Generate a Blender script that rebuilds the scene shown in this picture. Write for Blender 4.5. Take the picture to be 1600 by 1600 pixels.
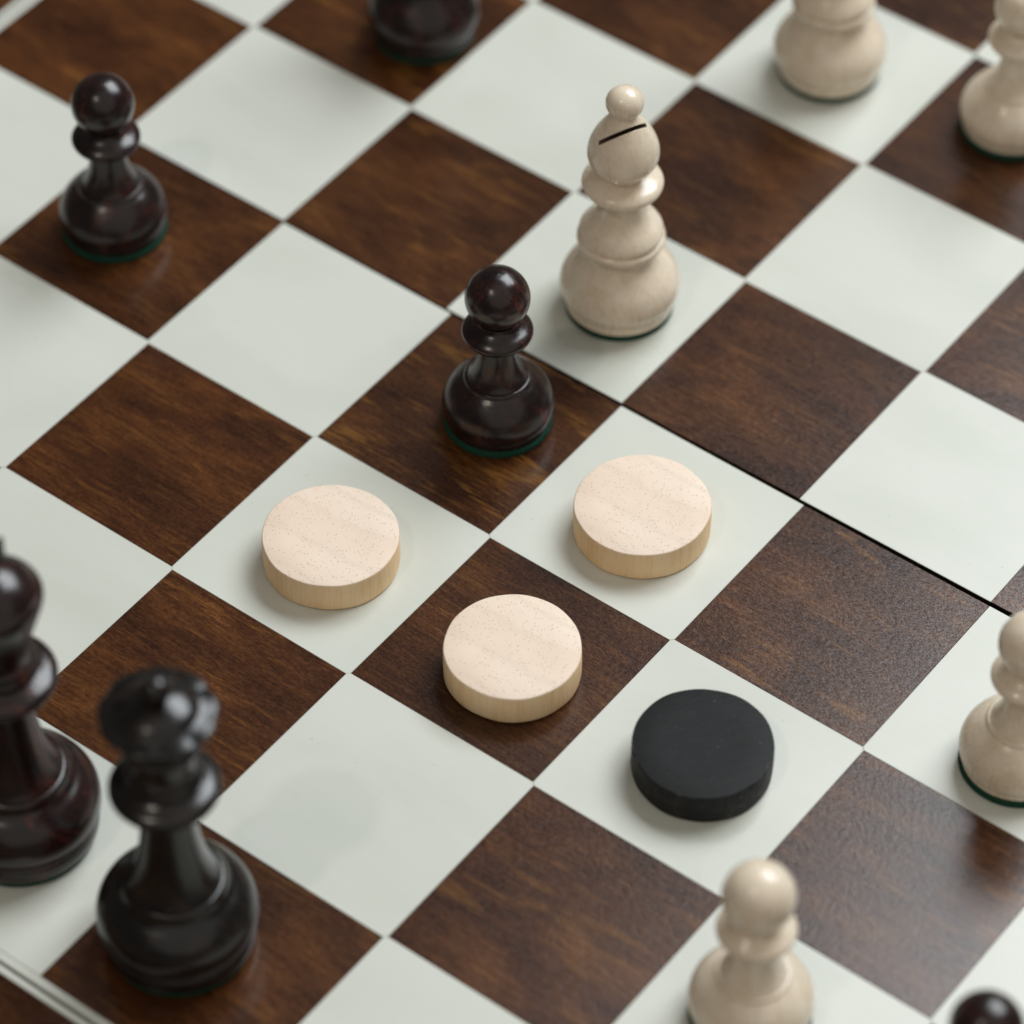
import bpy, bmesh, math, random
from mathutils import Matrix, Vector

random.seed(7)
scene = bpy.context.scene
for o in list(bpy.data.objects):
    bpy.data.objects.remove(o)
COL = scene.collection
S = 0.05            # one chessboard square = 50 mm; board plane z = 0, seam along x

# ------------------------------------------------------------------ camera
cam_d = bpy.data.cameras.new('camera')
cam = bpy.data.objects.new('camera', cam_d)
COL.objects.link(cam)
RIGHT = Vector((0.79564, 0.60577, -0.0001))
DOWN = Vector((0.44883, -0.58962, -0.67150))
FWD = Vector((-0.40683, 0.53422, -0.74101))
CPOS = Vector((7.35432, -10.49215, 13.40807)) * S
UP, BACK = -DOWN, -FWD
cam.matrix_world = Matrix(((RIGHT.x, UP.x, BACK.x, CPOS.x),
                           (RIGHT.y, UP.y, BACK.y, CPOS.y),
                           (RIGHT.z, UP.z, BACK.z, CPOS.z),
                           (0, 0, 0, 1)))
cam_d.sensor_width = 36
cam_d.lens = 6326.28 / 1600 * 36
cam_d.clip_start = 0.01
cam_d.clip_end = 50
cam_d.dof.use_dof = True
cam_d.dof.focus_distance = 17.65 * S
cam_d.dof.aperture_fstop = 8.2
cam_d.dof.aperture_blades = 0
scene.camera = cam

# ------------------------------------------------------------------ light
world = bpy.data.worlds.new('World')
scene.world = world
world.use_nodes = True
bg = world.node_tree.nodes['Background']
bg.inputs['Color'].default_value = (1.0, 0.97, 0.9, 1)
bg.inputs['Strength'].default_value = 0.095


def area_lamp(name, direction, dist, sx, sy, power, color, aim=(0, -0.03, 0), shape='RECTANGLE'):
    d = bpy.data.lights.new(name, 'AREA')
    d.shape = shape
    d.size, d.size_y = sx, sy
    d.energy = power
    d.color = color
    o = bpy.data.objects.new(name, d)
    COL.objects.link(o)
    v = Vector(direction).normalized()
    o.location = Vector(aim) + v * dist
    o.rotation_euler = v.to_track_quat('Z', 'Y').to_euler()
    return o


# cool daylight from a window behind the board on the right
area_lamp('window_light', (0.082, 0.624, 0.777), 2.0, 1.30, 1.05, 47.0, (0.91, 0.965, 1.0))
# small warm room lamp above the photographer's left shoulder
area_lamp('room_lamp', (-0.02, -0.55, 0.84), 1.9, 0.08, 0.08, 3.0, (1.0, 0.88, 0.75), shape='DISK')
# wide soft frontal fill, added behind the photographer to brighten the pieces
area_lamp('front_fill', (0.55, -0.45, 0.80), 2.6, 4.6, 4.6, 21.0, (1.0, 0.95, 0.87), shape='DISK')

scene.view_settings.view_transform = 'Standard'
scene.view_settings.look = 'None'
scene.view_settings.gamma = 1
scene.view_settings.use_curve_mapping = False
scene.view_settings.exposure = 0
scene.render.engine = 'CYCLES'


# ------------------------------------------------------------------ materials
class NT:
    def __init__(self, name):
        self.m = bpy.data.materials.new(name)
        self.m.use_nodes = True
        self.t = self.m.node_tree
        self.b = self.t.nodes['Principled BSDF']

    def n(self, kind, **kw):
        nd = self.t.nodes.new(kind)
        for k, v in kw.items():
            setattr(nd, k, v)
        return nd

    def l(self, a, b):
        self.t.links.new(a, b)

    def coords(self, scale, seed=True):
        """object coordinates, moved by a per-object random offset, then scaled"""
        tc = self.n('ShaderNodeTexCoord')
        out = tc.outputs['Object']
        if seed:
            oi = self.n('ShaderNodeObjectInfo')
            mul = self.n('ShaderNodeVectorMath', operation='SCALE')
            cmb = self.n('ShaderNodeCombineXYZ')
            for i, k in enumerate((3.1, 7.7, 5.3)):
                mm = self.n('ShaderNodeMath', operation='MULTIPLY')
                mm.inputs[1].default_value = k
                self.l(oi.outputs['Random'], mm.inputs[0])
                self.l(mm.outputs[0], cmb.inputs[i])
            add = self.n('ShaderNodeVectorMath', operation='ADD')
            self.l(out, add.inputs[0])
            self.l(cmb.outputs[0], add.inputs[1])
            out = add.outputs[0]
            self.t.nodes.remove(mul)
        mp = self.n('ShaderNodeMapping')
        mp.inputs['Scale'].default_value = scale
        self.l(out, mp.inputs['Vector'])
        return mp.outputs['Vector']

    def noise(self, vec, scale=1.0, detail=3.0, rough=0.5, dist=0.0):
        nd = self.n('ShaderNodeTexNoise')
        nd.inputs['Scale'].default_value = scale
        nd.inputs['Detail'].default_value = detail
        nd.inputs['Roughness'].default_value = rough
        nd.inputs['Distortion'].default_value = dist
        self.l(vec, nd.inputs['Vector'])
        return nd.outputs['Fac']

    def ramp(self, fac, stops):
        nd = self.n('ShaderNodeValToRGB')
        cr = nd.color_ramp
        while len(cr.elements) < len(stops):
            cr.elements.new(0.5)
        for e, (p, c) in zip(cr.elements, stops):
            e.position = p
            e.color = c if len(c) == 4 else (*c, 1)
        self.l(fac, nd.inputs['Fac'])
        return nd.outputs['Color']

    def mix(self, fac, a, b, blend='MIX'):
        nd = self.n('ShaderNodeMix', data_type='RGBA', blend_type=blend)
        for sock, v in ((nd.inputs['Factor'], fac), (nd.inputs['A'], a), (nd.inputs['B'], b)):
            if isinstance(v, (int, float)):
                sock.default_value = v
            elif isinstance(v, tuple):
                sock.default_value = (*v, 1) if len(v) == 3 else v
            else:
                self.l(v, sock)
        return nd.outputs['Result']

    def math(self, op, a, b=0.0, c=None):
        nd = self.n('ShaderNodeMath', operation=op)
        for i, v in enumerate((a, b, c)):
            if v is None:
                continue
            if isinstance(v, (int, float)):
                nd.inputs[i].default_value = v
            else:
                self.l(v, nd.inputs[i])
        return nd.outputs[0]

    def bump(self, h, strength, dist):
        nd = self.n('ShaderNodeBump')
        nd.inputs['Strength'].default_value = strength
        nd.inputs['Distance'].default_value = dist
        self.l(h, nd.inputs['Height'])
        self.l(nd.outputs['Normal'], self.b.inputs['Normal'])

    def set(self, **kw):
        for k, v in kw.items():
            s = self.b.inputs[k.replace('_', ' ')]
            if isinstance(v, (int, float, tuple)):
                s.default_value = v
            else:
                self.l(v, s)


def mat_dark_square():
    k = NT('walnut_stained_veneer')
    patch = k.noise(k.coords((34, 70, 60)), 1.0, 3.0, 0.55, 0.6)
    fibre = k.noise(k.coords((130, 1300, 600)), 1.0, 4.0, 0.65, 0.25)
    speck = k.noise(k.coords((900, 2100, 900)), 1.0, 2.0, 0.6)
    flame = k.noise(k.coords((26, 110, 60)), 1.0, 2.0, 0.5, 1.6)
    f = k.math('MULTIPLY_ADD', patch, 0.50, k.math('MULTIPLY', fibre, 0.40))
    f = k.math('ADD', f, k.math('MULTIPLY', speck, 0.31))
    base = k.ramp(f, [(0.44, (0.0195, 0.0055, 0.0019)), (0.58, (0.047, 0.0155, 0.0048)),
                      (0.70, (0.088, 0.0315, 0.0092)), (0.82, (0.175, 0.071, 0.020))])
    streak = k.ramp(k.math('MULTIPLY', flame, k.math('ADD', fibre, 0.42)),
                    [(0.53, (0, 0, 0)), (0.72, (1, 1, 1))])
    bw = k.n('ShaderNodeRGBToBW')
    k.l(streak, bw.inputs[0])
    oi = k.n('ShaderNodeObjectInfo')
    some = k.math('MULTIPLY_ADD', k.math('FRACT', k.math('MULTIPLY', oi.outputs['Random'], 7.31)), 0.75, 0.15)
    col = k.mix(k.math('MULTIPLY', bw.outputs[0], some), base, (0.19, 0.083, 0.017))
    tone = k.ramp(oi.outputs['Random'], [(0, (0.82, 0.80, 0.80)), (0.5, (1.0, 1.0, 1.0)), (1, (1.12, 1.06, 0.95))])
    col = k.mix(1.0, col, tone, 'MULTIPLY')
    k.set(Base_Color=col, Roughness=k.math('MULTIPLY_ADD', speck, 0.14, 0.15), Specular_IOR_Level=0.44)
    ripple = k.noise(k.coords((420, 620, 400)), 1.0, 2.0, 0.5)
    h = k.math('ADD', k.math('MULTIPLY', fibre, 0.5), k.math('MULTIPLY', speck, 0.9))
    h = k.math('ADD', h, k.math('MULTIPLY', ripple, 0.45))
    k.bump(h, 0.34, 0.00012)
    return k.m


def mat_light_square():
    k = NT('pale_lacquered_veneer')
    cloud = k.noise(k.coords((24, 40, 30)), 1.0, 3.0, 0.5, 0.4)
    fibre = k.noise(k.coords((120, 900, 400)), 1.0, 3.0, 0.6)
    col = k.ramp(k.math('MULTIPLY_ADD', cloud, 0.8, k.math('MULTIPLY', fibre, 0.2)),
                 [(0.3, (0.590, 0.602, 0.535)), (0.7, (0.650, 0.655, 0.592))])
    dust = k.noise(k.coords((640, 700, 640)), 1.0, 1.0, 0.5)
    d = k.ramp(dust, [(0.785, (0, 0, 0)), (0.83, (1, 1, 1))])
    bw = k.n('ShaderNodeRGBToBW')
    k.l(d, bw.inputs[0])
    col = k.mix(k.math('MULTIPLY', bw.outputs[0], 0.35), col, (0.30, 0.27, 0.21))
    oi = k.n('ShaderNodeObjectInfo')
    tone = k.ramp(oi.outputs['Random'], [(0, (0.965, 0.965, 0.955)), (1, (1.0, 1.0, 1.0))])
    col = k.mix(1.0, col, tone, 'MULTIPLY')
    k.set(Base_Color=col, Roughness=k.math('MULTIPLY_ADD', cloud, 0.15, 0.22))
    k.bump(k.math('ADD', fibre, k.math('MULTIPLY', cloud, 0.5)), 0.12, 0.0001)
    return k.m


def mat_plain(name, color, rough, nscale=300, amount=0.25, bump=0.15, spec=0.5):
    k = NT(name)
    n = k.noise(k.coords((nscale,) * 3), 1.0, 3.0, 0.6)
    dark = tuple(c * (1 - amount) for c in color)
    lite = tuple(min(1, c * (1 + amount)) for c in color)
    k.set(Base_Color=k.ramp(n, [(0.3, dark), (0.7, lite)]), Roughness=rough, Specular_IOR_Level=spec)
    k.bump(n, bump, 0.0002)
    return k.m


def mat_boxwood():
    k = NT('pale_boxwood')
    # growth layers: planes through the turned piece, so they show as soft wavy figure
    w = k.noise(k.coords((210, 420, 26)), 1.0, 3.0, 0.55, 0.5)
    fine = k.noise(k.coords((1500, 1500, 160)), 1.0, 3.0, 0.6)
    lath = k.noise(k.coords((12, 12, 2600), seed=False), 1.0, 2.0, 0.5)
    f = k.math('MULTIPLY_ADD', w, 0.6, k.math('MULTIPLY', fine, 0.4))
    col = k.ramp(f, [(0.30, (0.68, 0.545, 0.395)), (0.5, (0.775, 0.655, 0.505)), (0.70, (0.825, 0.725, 0.585))])
    k.set(Base_Color=col, Roughness=k.math('MULTIPLY_ADD', fine, 0.12, 0.22), Specular_IOR_Level=0.5, Coat_Weight=0.3, Coat_Roughness=0.12)
    k.bump(k.math('ADD', k.math('MULTIPLY', fine, 0.4), lath), 0.10, 0.0001)
    return k.m


def mat_rosewood(name='dark_rosewood', red=1.0):
    k = NT(name)
    w = k.noise(k.coords((170, 300, 40)), 1.0, 3.0, 0.6, 0.8)
    fine = k.noise(k.coords((1700, 1700, 220)), 1.0, 3.0, 0.65)
    lath = k.noise(k.coords((14, 14, 2200), seed=False), 1.0, 2.0, 0.5)
    dent = k.noise(k.coords((420, 420, 420)), 1.0, 2.0, 0.5)
    col = k.ramp(k.math('MULTIPLY_ADD', w, 0.65, k.math('MULTIPLY', fine, 0.35)),
                 [(0.36, (0.0050, 0.0032, 0.0030)), (0.54, (0.016 * red, 0.0060, 0.0052)),
                  (0.68, (0.070 * red, 0.0150, 0.0085))])
    k.set(Base_Color=col, Roughness=k.math('MULTIPLY_ADD', fine, 0.14, 0.17), Specular_IOR_Level=0.5)
    h = k.math('ADD', k.math('MULTIPLY', fine, 0.55), k.math('MULTIPLY', dent, 1.2))
    k.bump(k.math('ADD', h, k.math('MULTIPLY', lath, 0.5)), 0.20, 0.00016)
    return k.m


def mat_felt():
    k = NT('green_felt')
    n = k.noise(k.coords((3000, 3000, 3000)), 1.0, 3.0, 0.7)
    k.set(Base_Color=k.ramp(n, [(0.3, (0.005, 0.030, 0.019)), (0.7, (0.017, 0.078, 0.050))]),
          Roughness=0.95, Specular_IOR_Level=0.15)
    k.bump(n, 0.8, 0.0003)
    return k.m


def mat_checker_top():
    k = NT('bleached_end_grain')
    cloud = k.noise(k.coords((55, 90, 40), seed=False), 1.0, 3.0, 0.55)
    fine = k.noise(k.coords((2600, 2600, 500), seed=False), 1.0, 2.0, 0.6)
    col = k.ramp(k.math('MULTIPLY_ADD', cloud, 0.7, k.math('MULTIPLY', fine, 0.3)),
                 [(0.32, (0.80, 0.625, 0.490)), (0.68, (0.87, 0.725, 0.595))])
    # faint annual ring lines
    tc = k.coords((1, 1, 1), seed=False)
    wv = k.n('ShaderNodeTexWave', wave_type='BANDS', bands_direction='Y')
    wv.inputs['Scale'].default_value = 38
    wv.inputs['Distortion'].default_value = 3.0
    wv.inputs['Detail'].default_value = 2.0
    wv.inputs['Detail Scale'].default_value = 1.4
    k.l(tc, wv.inputs['Vector'])
    ring = k.math('POWER', wv.outputs['Fac'], 9.0)
    ring = k.math('MULTIPLY', ring, k.math('MULTIPLY', cloud, 0.75))
    col = k.mix(k.math('MULTIPLY', ring, 0.34), col, (0.52, 0.42, 0.34))
    # open pores: sparse tiny dark dots
    vo = k.n('ShaderNodeTexVoronoi', feature='F1')
    vo.inputs['Scale'].default_value = 1750
    vo.inputs['Randomness'].default_value = 1.0
    k.l(tc, vo.inputs['Vector'])
    sel = k.n('ShaderNodeSeparateColor')
    k.l(vo.outputs['Color'], sel.inputs[0])
    group = k.noise(k.coords((170, 170, 40), seed=False), 1.0, 2.0, 0.6)
    hot = k.math('GREATER_THAN', k.math('ADD', sel.outputs[0], k.math('MULTIPLY', group, 1.3)), 1.30)
    dot = k.math('MULTIPLY', k.math('LESS_THAN', vo.outputs['Distance'], 0.27), hot)
    col = k.mix(k.math('MULTIPLY', dot, 0.5), col, (0.36, 0.22, 0.13))
    k.set(Base_Color=col, Roughness=0.62, Specular_IOR_Level=0.3)
    k.bump(k.math('SUBTRACT', k.math('MULTIPLY', fine, 0.5), dot), 0.35, 0.00015)
    return k.m


def mat_checker_side():
    k = NT('bleached_side_grain')
    fib = k.noise(k.coords((900, 900, 70), seed=False), 1.0, 4.0, 0.65)
    big = k.noise(k.coords((140, 140, 30), seed=False), 1.0, 2.0, 0.5)
    col = k.ramp(k.math('MULTIPLY_ADD', fib, 0.6, k.math('MULTIPLY', big, 0.4)),
                 [(0.30, (0.77, 0.495, 0.25)), (0.5, (0.90, 0.645, 0.375)), (0.7, (0.94, 0.745, 0.50))])
    k.set(Base_Color=col, Roughness=0.6, Specular_IOR_Level=0.3)
    k.bump(fib, 0.3, 0.0002)
    return k.m


def mat_checker_black(name='black_painted_wood', wear=0.0, scr=0.0):
    k = NT(name)
    g = k.noise(k.coords((220, 1400, 90), seed=False), 1.0, 4.0, 0.6, 0.4)
    fl = k.noise(k.coords((1500, 1500, 700), seed=False), 1.0, 1.0, 0.5)
    col = k.ramp(g, [(0.3, (0.0105, 0.0105, 0.0108)), (0.7, (0.0165, 0.0165, 0.0167))])
    sp = k.ramp(fl, [(0.755, (0, 0, 0)), (0.80, (1, 1, 1))])
    bw = k.n('ShaderNodeRGBToBW')
    k.l(sp, bw.inputs[0])
    col = k.mix(k.math('MULTIPLY', bw.outputs[0], 0.5), col, (0.20, 0.19, 0.18))
    if wear:
        w = k.noise(k.coords((260, 260, 300), seed=False), 1.0, 4.0, 0.65)
        wr = k.ramp(w, [(0.50, (0, 0, 0)), (0.68, (1, 1, 1))])
        b2 = k.n('ShaderNodeRGBToBW')
        k.l(wr, b2.inputs[0])
        col = k.mix(k.math('MULTIPLY', b2.outputs[0], wear), col, (0.16, 0.155, 0.15))
    if scr:
        q = k.noise(k.coords((900, 900, 1500), seed=False), 1.0, 3.0, 0.7, 0.8)
        z = k.noise(k.coords((70, 70, 90), seed=False), 1.0, 2.0, 0.5)
        qr = k.ramp(k.math('MULTIPLY_ADD', z, 0.5, k.math('MULTIPLY', q, 0.6)), [(0.62, (0, 0, 0)), (0.70, (1, 1, 1))])
        b3 = k.n('ShaderNodeRGBToBW')
        k.l(qr, b3.inputs[0])
        col = k.mix(k.math('MULTIPLY', b3.outputs[0], scr), col, (0.15, 0.15, 0.15))
    k.set(Base_Color=col, Roughness=0.6, Specular_IOR_Level=0.2)
    k.bump(k.math('ADD', g, k.math('MULTIPLY', fl, 0.6)), 0.28, 0.00022)
    return k.m


M_DARK, M_LIGHT = mat_dark_square(), mat_light_square()
M_LINE = mat_plain('dark_inlay_line', (0.055, 0.042, 0.028), 0.5)
M_SUB = mat_plain('board_core', (0.012, 0.008, 0.005), 0.8, spec=0.2)
M_BOX, M_ROSE, M_FELT = mat_boxwood(), mat_rosewood(), mat_felt()
M_EBONY = mat_rosewood('ebonised_wood', 0.45)
M_SLOT = mat_plain('slit_shade', (0.085, 0.055, 0.034), 0.9, spec=0.1)  # dark brown on the cut faces paints in the shade inside the slit
M_CT, M_CS, M_CB = mat_checker_top(), mat_checker_side(), mat_checker_black()
M_CR = mat_checker_black('worn_black_rim', 0.45)
M_CBS = mat_checker_black('scuffed_black_side', 0.12, 0.5)
M_TABLE = mat_plain('table_wood', (0.16, 0.10, 0.06), 0.5, 90, 0.3)


# ------------------------------------------------------------------ mesh helpers
def link(name, mesh, parent=None, loc=(0, 0, 0)):
    o = bpy.data.objects.new(name, mesh)
    COL.objects.link(o)
    o.location = loc
    if parent:
        o.parent = parent
    return o


def empty(name, loc=(0, 0, 0), rz=0.0):
    o = bpy.data.objects.new(name, None)
    o.empty_display_size = 0.01
    COL.objects.link(o)
    o.location = loc
    o.rotation_euler = (0, 0, rz)
    return o


def tag(o, label, cat, group=None):
    o['label'] = label
    o['category'] = cat
    if group:
        o['group'] = group


def mesh_from(name, verts, faces, mats, smooth=False, idx=None):
    me = bpy.data.meshes.new(name)
    me.from_pydata([tuple(v) for v in verts], [], faces)
    for m in (mats if isinstance(mats, (list, tuple)) else [mats]):
        me.materials.append(m)
    for i, p in enumerate(me.polygons):
        p.use_smooth = smooth if not isinstance(smooth, list) else smooth[i]
        if idx:
            p.material_index = idx[i]
    me.update()
    return me


def plate(name, outline, thick, mat, chamfer=0.0012, edge_mat=None):
    """flat piece with a fine eased edge; outline counter-clockwise in squares, top at z = 0"""
    n = len(outline)
    cx = sum(p[0] for p in outline) / n
    cy = sum(p[1] for p in outline) / n
    x0, x1 = min(p[0] for p in outline), max(p[0] for p in outline)
    y0, y1 = min(p[1] for p in outline), max(p[1] for p in outline)
    kx = 1 - 2 * chamfer / (x1 - x0)
    ky = 1 - 2 * chamfer / (y1 - y0)
    v = [(x * S, y * S, -thick * S) for x, y in outline]
    v += [(x * S, y * S, -chamfer * S) for x, y in outline]
    v += [((cx + (x - cx) * kx) * S, (cy + (y - cy) * ky) * S, 0) for x, y in outline]
    f = [tuple(reversed(range(n)))]
    for r in (0, 1):
        for i in range(n):
            j = (i + 1) % n
            f.append((r * n + i, r * n + j, (r + 1) * n + j, (r + 1) * n + i))
    f.append(tuple(range(2 * n, 3 * n)))
    idx = None
    mats = [mat]
    if edge_mat:
        mats.append(edge_mat)
        idx = [1] * (n + 1) + [0] * (n + 1)
    return mesh_from(name, v, f, mats, False, idx)


def spline(pts, per=7):
    """centripetal-ish Catmull-Rom through (r, z); a point given as (r, z, 1) is a crease"""
    out = []
    P = [(p[0], p[1]) for p in pts]
    sharp = [len(p) > 2 for p in pts]
    n = len(P)
    for i in range(n - 1):
        p1, p2 = Vector(P[i]), Vector(P[i + 1])
        p0 = Vector(P[i - 1]) if i > 0 and not sharp[i] else p1 - (p2 - p1)
        p3 = Vector(P[i + 2]) if i + 2 < n and not sharp[i + 1] else p2 + (p2 - p1)
        d1 = max((p2 - p1).length, 1e-6)
        m1 = (p2 - p0) / max((p1 - p0).length + d1, 1e-6) * d1
        m2 = (p3 - p1) / max((p3 - p2).length + d1, 1e-6) * d1
        for s in range(per):
            t = s / per
            t2, t3 = t * t, t * t * t
            q = p1 * (2 * t3 - 3 * t2 + 1) + m1 * (t3 - 2 * t2 + t) + p2 * (-2 * t3 + 3 * t2) + m2 * (t3 - t2)
            out.append((max(q.x, 0.0), q.y))
    out.append(P[-1])
    return out


def lathe(name, pts, mat, seg=72, per=7, warp=None):
    prof = spline(pts, per)
    v, f = [], []
    for (r, z) in prof:
        r = max(r, 0.0004)
        for k in range(seg):
            a = 2 * math.pi * k / seg
            rr, zz = (r, z) if warp is None else warp(r, z, a)
            v.append((rr * math.cos(a) * S, rr * math.sin(a) * S, zz * S))
    for i in range(len(prof) - 1):
        for k in range(seg):
            j = (k + 1) % seg
            f.append((i * seg + k, i * seg + j, (i + 1) * seg + j, (i + 1) * seg + k))
    f.append(tuple(reversed(range(seg))))
    f.append(tuple(range((len(prof) - 1) * seg, len(prof) * seg)))
    sm = [True] * (len(f) - 2) + [False, False]
    return mesh_from(name, v, f, mat, sm)


def ball(cz, r, z0=None, z1=None, ky=1.0, n=9):
    a0 = -math.pi / 2 if z0 is None else math.asin(max(-1, min(1, (z0 - cz) / (r * ky))))
    a1 = math.pi / 2 if z1 is None else math.asin(max(-1, min(1, (z1 - cz) / (r * ky))))
    return [(r * math.cos(a0 + (a1 - a0) * i / n), cz + r * ky * math.sin(a0 + (a1 - a0) * i / n)) for i in range(n + 1)]


# ------------------------------------------------------------------ table and board
tb = plate('table_top', [(-14, -14), (14, -14), (14, 14), (-14, 14)], 0.5, M_TABLE, 0.02)
table = link('table_top', tb, None, (0, 0, -0.40 * S))
table['kind'] = 'structure'

board = empty('chessboard', (0, 0, 0))
tag(board, 'folding wooden chessboard with dark brown and pale squares and an open centre seam', 'chessboard')
D = 0.0075          # the dark squares stop this far short of the grid line
TH = 0.03           # veneer thickness
tile_cache = {}


def tile_mesh(dark, west, east, south, north):
    """w/e/s/n: True where that side borders another square, False at the seam or margin"""
    key = (dark, west, east, south, north)
    if key in tile_cache:
        return tile_cache[key]
    h = 0.5
    g = 0.0006      # hairline joint
    if dark:
        x0, x1 = -h + (D if west else 0) + g, h - (D if east else 0) - g
        y0, y1 = -h + (D if south else 0) + g, h - (D if north else 0) - g
        out = [(x0, y0), (x1, y0), (x1, y1), (x0, y1)]
    else:
        ex = {-1: D if west else 0, 1: D if east else 0}
        ey = {-1: D if south else 0, 1: D if north else 0}
        out = []
        for sx, sy in ((-1, -1), (1, -1), (1, 1), (-1, 1)):
            ax, ay = ex[sx], ey[sy]
            if ax and ay:
                a = (sx * (h + D - g), sy * (h - D))
                b = (sx * (h - D), sy * (h + D - g))
                # order counter-clockwise
                pair = [a, b] if (sx, sy) in ((1, 1), (-1, -1)) else [b, a]
                out += pair
            else:
                out.append((sx * (h + ax - g), sy * (h + ay - g)))
    me = plate('dark_square' if dark else 'light_square', out, TH, M_DARK if dark else M_LIGHT, 0.0016, M_SUB)
    tile_cache[key] = me
    return me


RINGS = [(0.0, 0.040, 'light_margin', M_LIGHT), (0.040, 0.053, 'inlay_line', M_LINE),
         (0.053, 0.086, 'light_inlay', M_LIGHT), (0.086, 0.62, 'border_panel', M_DARK)]


def board_half(sign, loc, rz):
    b = 4 + RINGS[-1][1] - 0.004
    pts = [(-b, 0.002), (b, 0.002), (b, b), (-b, b)] if sign > 0 else [(-b, -b), (b, -b), (b, -0.002), (-b, -0.002)]
    half = link('board_half', plate('board_core', pts, 0.36, M_SUB, 0.002), board, (loc[0] * S, loc[1] * S, -(TH + 0.0005) * S))
    half.rotation_euler = (0, 0, rz)
    zt = (TH + 0.0005) * S
    for i in range(-4, 4):
        for j in (range(0, 4) if sign > 0 else range(-4, 0)):
            dark = (i + j) % 2 == 0
            me = tile_mesh(dark, i > -4, i < 3, j not in (-4, 0), j not in (3, -1))
            link('dark_square' if dark else 'light_square', me, half, ((i + 0.5) * S, (j + 0.5) * S, zt + random.uniform(-1, 0.3) * 0.0008 * S))
    e = 0.0008
    for a, w, nm, m in RINGS:
        o = 4 + a + e
        q = 4 + w - e
        bars = [((-q, 4 + a + e), (q, q)), ((-q, 0.0), (-o, 4 + a)), ((o, 0.0), (q, 4 + a))]
        for (x0, y0), (x1, y1) in bars:
            if sign < 0:
                y0, y1 = -y1, -y0
            cx, cy = (x0 + x1) / 2, (y0 + y1) / 2
            hx, hy = (x1 - x0) / 2, (y1 - y0) / 2
            me = plate(nm, [(-hx, -hy), (hx, -hy), (hx, hy), (-hx, hy)], TH, m, 0.0012)
            link(nm, me, half, (cx * S, cy * S, zt))


board_half(-1, (0, 0), 0.0)
UPR, UDX, UDY = math.radians(0.20), -0.0234, 0.0152
board_half(1, (UDX, UDY), UPR)


# ------------------------------------------------------------------ chess pieces
def felt_mesh(r):
    return lathe('felt_pad', [(r - 0.004, 0.0005, 1), (r, 0.006), (r, 0.028), (r - 0.004, 0.034, 1), (r - 0.05, 0.0345)], M_FELT, 64, 3)


def pawn_meshes(m):
    return {
        'felt_pad': felt_mesh(0.250),
        'base': lathe('base', [(0.20, 0.032, 1), (0.236, 0.033, 1), (0.240, 0.040), (0.240, 0.062), (0.2375, 0.070, 1), (0.248, 0.078),
                               (0.2555, 0.105), (0.254, 0.14), (0.240, 0.185), (0.212, 0.228), (0.178, 0.262), (0.155, 0.280, 1),
                               (0.152, 0.290), (0.146, 0.297, 1), (0.10, 0.298)], m),
        'stem': lathe('stem', [(0.12, 0.286, 1), (0.139, 0.297, 1), (0.122, 0.325), (0.106, 0.365), (0.094, 0.41), (0.086, 0.46), (0.083, 0.505),
                               (0.086, 0.53, 1), (0.05, 0.535)], m),
        'collar': lathe('collar', [(0.06, 0.515, 1), (0.092, 0.520), (0.122, 0.533), (0.150, 0.553), (0.1605, 0.572), (0.1585, 0.588), (0.142, 0.603),
                                   (0.115, 0.619), (0.098, 0.632), (0.088, 0.65, 1), (0.05, 0.652)], m),
        'head': lathe('head', [(0.05, 0.640, 1)] + ball(0.782, 0.147, 0.662), m),
    }


def place(name, meshes, xy, label, group, rz=0.0, tree=None):
    root = empty(name, (xy[0] * S, xy[1] * S, 0.0), rz)
    tag(root, label, name.replace('chess_', 'chess '), group)
    k = random.uniform(0.988, 1.008)
    root.scale = (k, k, k * random.uniform(0.992, 1.006))
    made = {}
    for part, me in meshes.items():
        par = made[tree[part]] if tree and part in tree else root
        nm = part.split('.')[0]
        made[part] = link(nm, me, par)
    return root


PW_L, PW_D = pawn_meshes(M_BOX), pawn_meshes(M_ROSE)
place('chess_pawn', PW_D, (-0.405, -0.409), 'dark rosewood pawn standing just in front of the pale bishop', 'dark pawns', 0.4)
place('chess_pawn', PW_D, (-2.625, -0.515), 'dark pawn on green felt alone on a brown square, upper left', 'dark pawns', 1.9)
place('chess_pawn', PW_D, (3.439, -2.395), 'dark pawn in the bottom right corner with only its head in view', 'dark pawns', 3.3)
place('chess_pawn', PW_L, (2.559, -0.673), 'pale wooden pawn on green felt cut by the right edge, beside the centre seam', 'pale pawns', 0.2)
place('chess_pawn', PW_L, (2.404, -2.413), 'blurred pale wooden pawn at the bottom edge below the black checker', 'pale pawns', 2.5)
place('chess_pawn', PW_L, (0.396, 2.671), 'pale wooden pawn on a brown square in the top right corner', 'pale pawns', 4.1)


def apply_boolean(me, cutter):
    a = bpy.data.objects.new('tmp_a', me)
    b = bpy.data.objects.new('tmp_b', cutter)
    COL.objects.link(a)
    COL.objects.link(b)
    md = a.modifiers.new('cut', 'BOOLEAN')
    md.operation = 'DIFFERENCE'
    md.solver = 'EXACT'
    md.material_mode = 'TRANSFER'
    md.object = b
    bpy.context.view_layer.update()
    dg = bpy.context.evaluated_depsgraph_get()
    res = bpy.data.meshes.new_from_object(a.evaluated_get(dg))
    bpy.data.objects.remove(a)
    bpy.data.objects.remove(b)
    res.name = me.name
    return res


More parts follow.
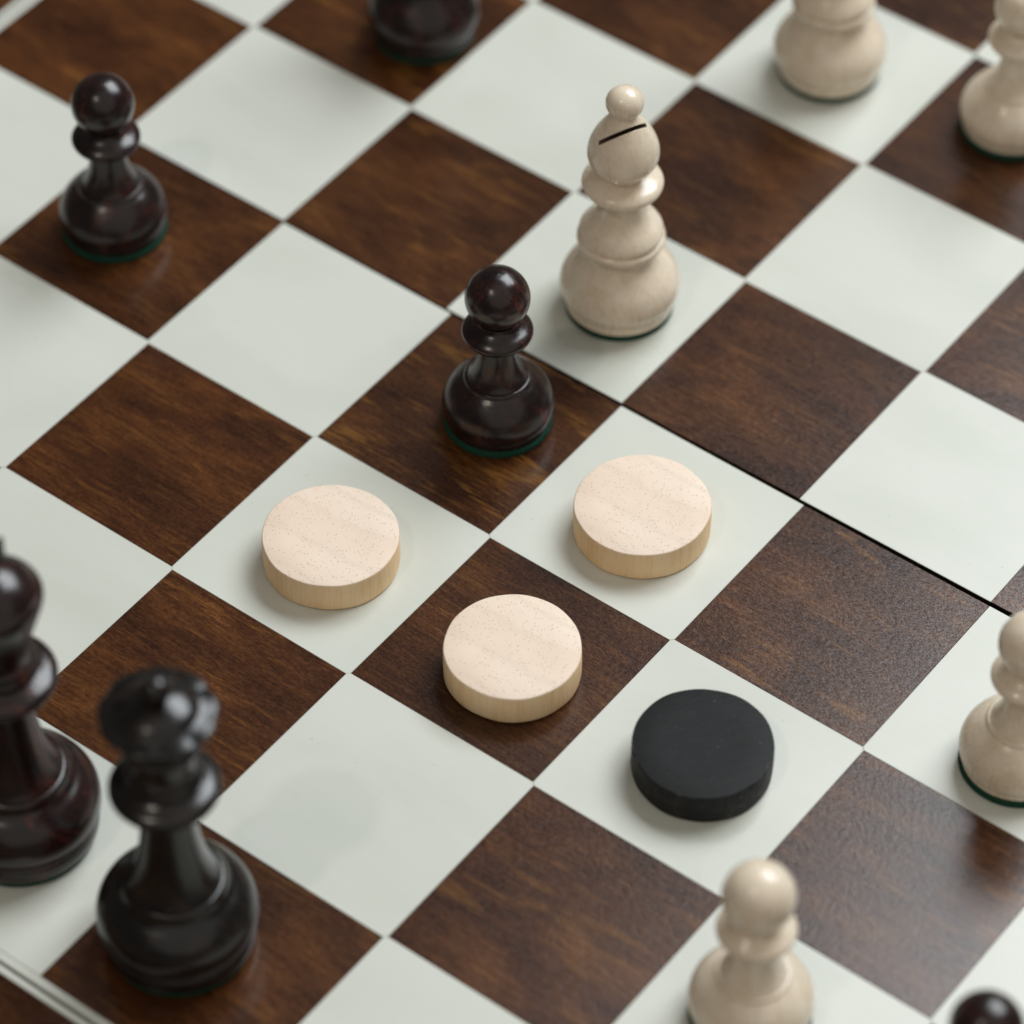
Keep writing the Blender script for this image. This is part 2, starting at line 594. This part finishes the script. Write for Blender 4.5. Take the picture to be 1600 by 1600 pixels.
def saw_cut(center, n, along, into, half_len, half_th, depth_in, depth_out):
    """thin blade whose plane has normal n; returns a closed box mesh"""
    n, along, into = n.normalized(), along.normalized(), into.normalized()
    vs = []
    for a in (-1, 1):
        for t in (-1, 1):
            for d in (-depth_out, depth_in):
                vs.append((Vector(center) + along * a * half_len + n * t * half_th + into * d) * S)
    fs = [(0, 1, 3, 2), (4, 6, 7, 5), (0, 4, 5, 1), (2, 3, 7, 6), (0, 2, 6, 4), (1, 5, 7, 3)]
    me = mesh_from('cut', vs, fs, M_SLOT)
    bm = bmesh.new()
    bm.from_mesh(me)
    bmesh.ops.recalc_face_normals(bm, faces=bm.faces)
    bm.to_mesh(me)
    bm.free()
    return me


def low(pts):
    # upper part of the bishop, drawn a little squatter
    return [(p[0], p[1] * 1.1 if p[1] < 0.45 else 0.495 + (p[1] - 0.45) * 0.935) + tuple(p[2:]) for p in pts]


def bishop_meshes(m):
    mitre = lathe('mitre', low([(0.06, 0.820, 1), (0.098, 0.826, 1), (0.112, 0.845), (0.140, 0.885), (0.160, 0.925), (0.165, 0.962), (0.159, 1.010),
                            (0.138, 1.068), (0.107, 1.125), (0.078, 1.170), (0.060, 1.198), (0.055, 1.212, 1), (0.03, 1.214)]), m, 96, 8)
    ca, sa = math.cos(math.radians(21)), math.sin(math.radians(21))
    along = RIGHT * ca + UP * sa
    n = UP * ca - RIGHT * sa
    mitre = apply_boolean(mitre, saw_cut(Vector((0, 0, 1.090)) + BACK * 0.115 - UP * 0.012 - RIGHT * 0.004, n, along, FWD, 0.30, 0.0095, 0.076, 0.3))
    return {
        'felt_pad': felt_mesh(0.255),
        'base': lathe('base', [(0.20, 0.032, 1), (0.250, 0.033, 1), (0.257, 0.042), (0.2595, 0.062), (0.257, 0.082), (0.252, 0.090, 1), (0.268, 0.100), (0.281, 0.130), (0.284, 0.158),
                               (0.276, 0.200), (0.255, 0.245), (0.222, 0.288), (0.190, 0.324), (0.168, 0.354), (0.157, 0.382), (0.153, 0.396, 1), (0.10, 0.398)], m),
        'bead': lathe('bead', low([(0.10, 0.345, 1), (0.150, 0.352, 1), (0.170, 0.366), (0.196, 0.386), (0.206, 0.402), (0.204, 0.416), (0.193, 0.425, 1), (0.10, 0.43)]), m),
        'stem': lathe('stem', low([(0.10, 0.415, 1), (0.186, 0.424, 1), (0.196, 0.440), (0.193, 0.462), (0.172, 0.497), (0.142, 0.530), (0.119, 0.564), (0.105, 0.605), (0.099, 0.650), (0.100, 0.690),
                               (0.106, 0.712, 1), (0.06, 0.715)]), m),
        'collar': lathe('collar', low([(0.06, 0.698, 1), (0.110, 0.702), (0.145, 0.716), (0.175, 0.735), (0.188, 0.757), (0.186, 0.776), (0.172, 0.792), (0.145, 0.806), (0.115, 0.820),
                                   (0.096, 0.832, 1), (0.05, 0.834)]), m),
        'mitre': mitre,
        'finial': lathe('finial', low([(0.03, 1.20, 1)] + ball(1.277, 0.087, 1.214, ky=0.95)), m),
    }


BT = {'finial': 'mitre'}
BP_L, BP_D = bishop_meshes(M_BOX), bishop_meshes(M_ROSE)
place('chess_bishop', BP_L, (-0.405, 0.527), 'pale wooden bishop with a slit mitre and ball top behind the dark pawn', 'pale bishops', 0, BT)
place('chess_bishop', BP_L, (-0.551, 2.480), 'pale wooden piece at the top edge, cut off above its ringed base', 'pale bishops', 0, BT)
place('chess_bishop', BP_D, (-2.321, 1.486), 'dark piece at the top edge with only its round base in view', 'dark bishops', 0, BT)


def tall(z):
    # height curve of the two royal pieces
    K = [(0.0, 0.0), (0.2, 0.2), (0.372, 0.425), (0.905, 1.005), (1.318, 1.445), (2.0, 2.127)]
    for (a, b), (c, d) in zip(K, K[1:]):
        if z <= c:
            return b + (d - b) * (z - a) / (c - a)


def raised(pts, k=1.0):
    return [(p[0] * k, tall(p[1])) + tuple(p[2:]) for p in pts]


def royal_foot(m, r):
    k = r / 0.333
    f = lambda pts: raised(pts, k)
    return {
        'felt_pad': felt_mesh(0.300 * k),
        'base': lathe('base', f([(0.22, 0.032, 1), (0.300, 0.033, 1), (0.312, 0.045), (0.318, 0.075), (0.314, 0.108), (0.306, 0.120, 1), (0.318, 0.130), (0.326, 0.145), (0.322, 0.160),
                                 (0.319, 0.166, 1), (0.331, 0.180), (0.333, 0.210), (0.325, 0.245), (0.302, 0.282), (0.268, 0.312), (0.238, 0.330), (0.224, 0.342, 1),
                                 (0.219, 0.352), (0.212, 0.366), (0.203, 0.372, 1), (0.12, 0.374)]), m, 84),
        'stem': lathe('stem', f([(0.12, 0.360, 1), (0.196, 0.371, 1), (0.176, 0.405), (0.156, 0.455), (0.138, 0.520), (0.124, 0.600), (0.114, 0.690), (0.110, 0.770), (0.114, 0.830), (0.120, 0.850, 1), (0.06, 0.852)]), m),
        'collar': lathe('collar', f([(0.06, 0.835, 1), (0.128, 0.840), (0.170, 0.858), (0.208, 0.882), (0.224, 0.905), (0.222, 0.924), (0.204, 0.940), (0.170, 0.955), (0.150, 0.966, 1),
                                     (0.158, 0.976), (0.158, 0.998), (0.146, 1.012, 1), (0.148, 1.020), (0.144, 1.036), (0.132, 1.048, 1), (0.06, 1.05)]), m),
    }


def queen_meshes(m):
    d = royal_foot(m, 0.333)

    def scallop(r, z, a):
        # the coronet's rim is filed into nine rounded points
        t = max(0.0, min(1.0, (z - 1.375) / 0.07)) * max(0.0, min(1.0, (r - 0.165) / 0.04))
        c = abs(math.cos(4.5 * a + 0.5)) ** 0.7
        return r * (1 - 0.045 * t * (1 - c)), z - 0.004 * t * (1 - c)
    d['crown'] = lathe('crown', raised([(0.08, 1.035, 1), (0.132, 1.042, 1), (0.128, 1.080), (0.130, 1.128), (0.132, 1.140, 1), (0.150, 1.150), (0.150, 1.166), (0.138, 1.176, 1), (0.156, 1.238), (0.192, 1.284), (0.230, 1.316), (0.237, 1.330),
                                 (0.232, 1.340), (0.218, 1.345), (0.190, 1.349), (0.165, 1.356, 1), (0.152, 1.368), (0.132, 1.384), (0.102, 1.399), (0.072, 1.409), (0.045, 1.416, 1), (0.02, 1.418)]),
                       m, 180, 7, scallop)
    d['finial'] = lathe('finial', raised([(0.03, 1.405, 1), (0.036, 1.416, 1)] + ball(1.470, 0.062, 1.425)), m)
    return d


def king_meshes(m):
    d = royal_foot(m, 0.346)
    d['crown'] = lathe('crown', raised([(0.08, 1.035, 1), (0.138, 1.042, 1), (0.136, 1.085), (0.146, 1.145), (0.168, 1.215), (0.194, 1.290), (0.212, 1.350), (0.216, 1.378), (0.208, 1.398), (0.194, 1.410, 1),
                                 (0.188, 1.418), (0.160, 1.452), (0.118, 1.486), (0.074, 1.508), (0.052, 1.518, 1), (0.050, 1.535), (0.040, 1.545, 1), (0.02, 1.546)]), m, 84)
    # cross pattee, rounded plate with flared arms
    w0, w1, t = 0.026, 0.052, 0.026
    zc, ah, up, dn = 1.782, 0.085, 0.095, 0.115
    out = [(-w1 * 0.8, -dn), (w1 * 0.8, -dn), (w0, -w0), (ah, -w1), (ah, w1), (w0, w0), (w1, up), (-w1, up), (-w0, w0), (-ah, w1), (-ah, -w1), (-w0, -w0)]
    vs, fs, n = [], [], len(out)
    for yy, kk in ((-t, 0.86), (-t * 0.6, 1.0), (t * 0.6, 1.0), (t, 0.86)):
        vs += [(x * kk * S, yy * S, (zc + z * kk) * S) for x, z in out]
    for r in range(3):
        for i in range(n):
            j = (i + 1) % n
            fs.append((r * n + i, r * n + j, (r + 1) * n + j, (r + 1) * n + i))
    fs.append(tuple(reversed(range(n))))
    fs.append(tuple(range(3 * n, 4 * n)))
    d['cross'] = mesh_from('cross', vs, fs, m)
    return d


place('chess_queen', queen_meshes(M_EBONY), (0.338, -3.513), 'black queen with a scalloped crown on a brown square at the lower left', None, 0.3, {'finial': 'crown'})
place('chess_king', king_meshes(M_ROSE), (-0.550, -3.482), 'dark reddish king cut by the left edge beside the black queen', None, math.radians(37), {'cross': 'crown'})


# ------------------------------------------------------------------ checkers
def checker_mesh(name, r, h, mat_top, mat_side, seed, mat_rim=None):
    rnd = random.Random(seed)
    ph = [(rnd.uniform(0, 6.28), rnd.uniform(0.3, 1.0)) for _ in range(5)]
    seg = 120
    prof = [(r - 0.020, 0.0006), (r - 0.007, 0.003), (r - 0.001, 0.010), (r, 0.022), (r + 0.001, h * 0.5), (r, h - 0.012), (r - 0.001, h - 0.005),
            (r - 0.003, h - 0.0015), (r - 0.007, h), (r * 0.6, h + 0.0006), (r * 0.25, h + 0.0008)]
    v, f, idx, sm = [], [], [], []
    for q, (rr, z) in enumerate(prof):
        for s in range(seg):
            a = 2 * math.pi * s / seg
            w = sum(am * math.sin((c + 2) * a + p) for c, (p, am) in enumerate(ph)) * 0.0011
            w += 0.0006 * math.sin(11 * a + 3 * z / h + ph[0][0])
            v.append(((rr * (1 + w / 0.3)) * math.cos(a) * S, (rr * (1 + w / 0.3)) * math.sin(a) * S, z * S))
    for q in range(len(prof) - 1):
        for s in range(seg):
            t = (s + 1) % seg
            f.append((q * seg + s, q * seg + t, (q + 1) * seg + t, (q + 1) * seg + s))
            idx.append(2 if mat_rim and q in (6, 7) else 0 if q >= 6 else 1)
            sm.append(True)
    f.append(tuple(reversed(range(seg))))
    idx.append(1)
    sm.append(False)
    f.append(tuple(range((len(prof) - 1) * seg, len(prof) * seg)))
    idx.append(0)
    sm.append(False)
    return mesh_from(name, v, f, [mat_top, mat_side] + ([mat_rim] if mat_rim else []), sm, idx)


H = 0.165
GC = 'pale wooden checkers'
for seed, (x, y), r, rz, label in ((1, (-0.469, -1.535), 0.303, 0.1, 'pale wooden checker on a pale square, leftmost of the three'),
                                   (2, (0.515, -0.559), 0.304, 0.04, 'pale wooden checker on the pale square beside the centre seam'),
                                   (3, (0.555, -1.560), 0.298, 0.07, 'pale wooden checker on a dark brown square')):
    c = link('checker', checker_mesh('checker', r, H, M_CT, M_CS, seed), None, (x * S, y * S, 0))
    c.rotation_euler = (0, 0, rz)
    tag(c, label, 'checker', GC)
c = link('checker', checker_mesh('checker', 0.300, H, M_CB, M_CBS, 9, M_CR), None, (1.514 * S, -1.499 * S, 0))
c.rotation_euler = (0, 0, 0.9)
tag(c, 'matt black painted wooden checker on a pale square', 'checker')
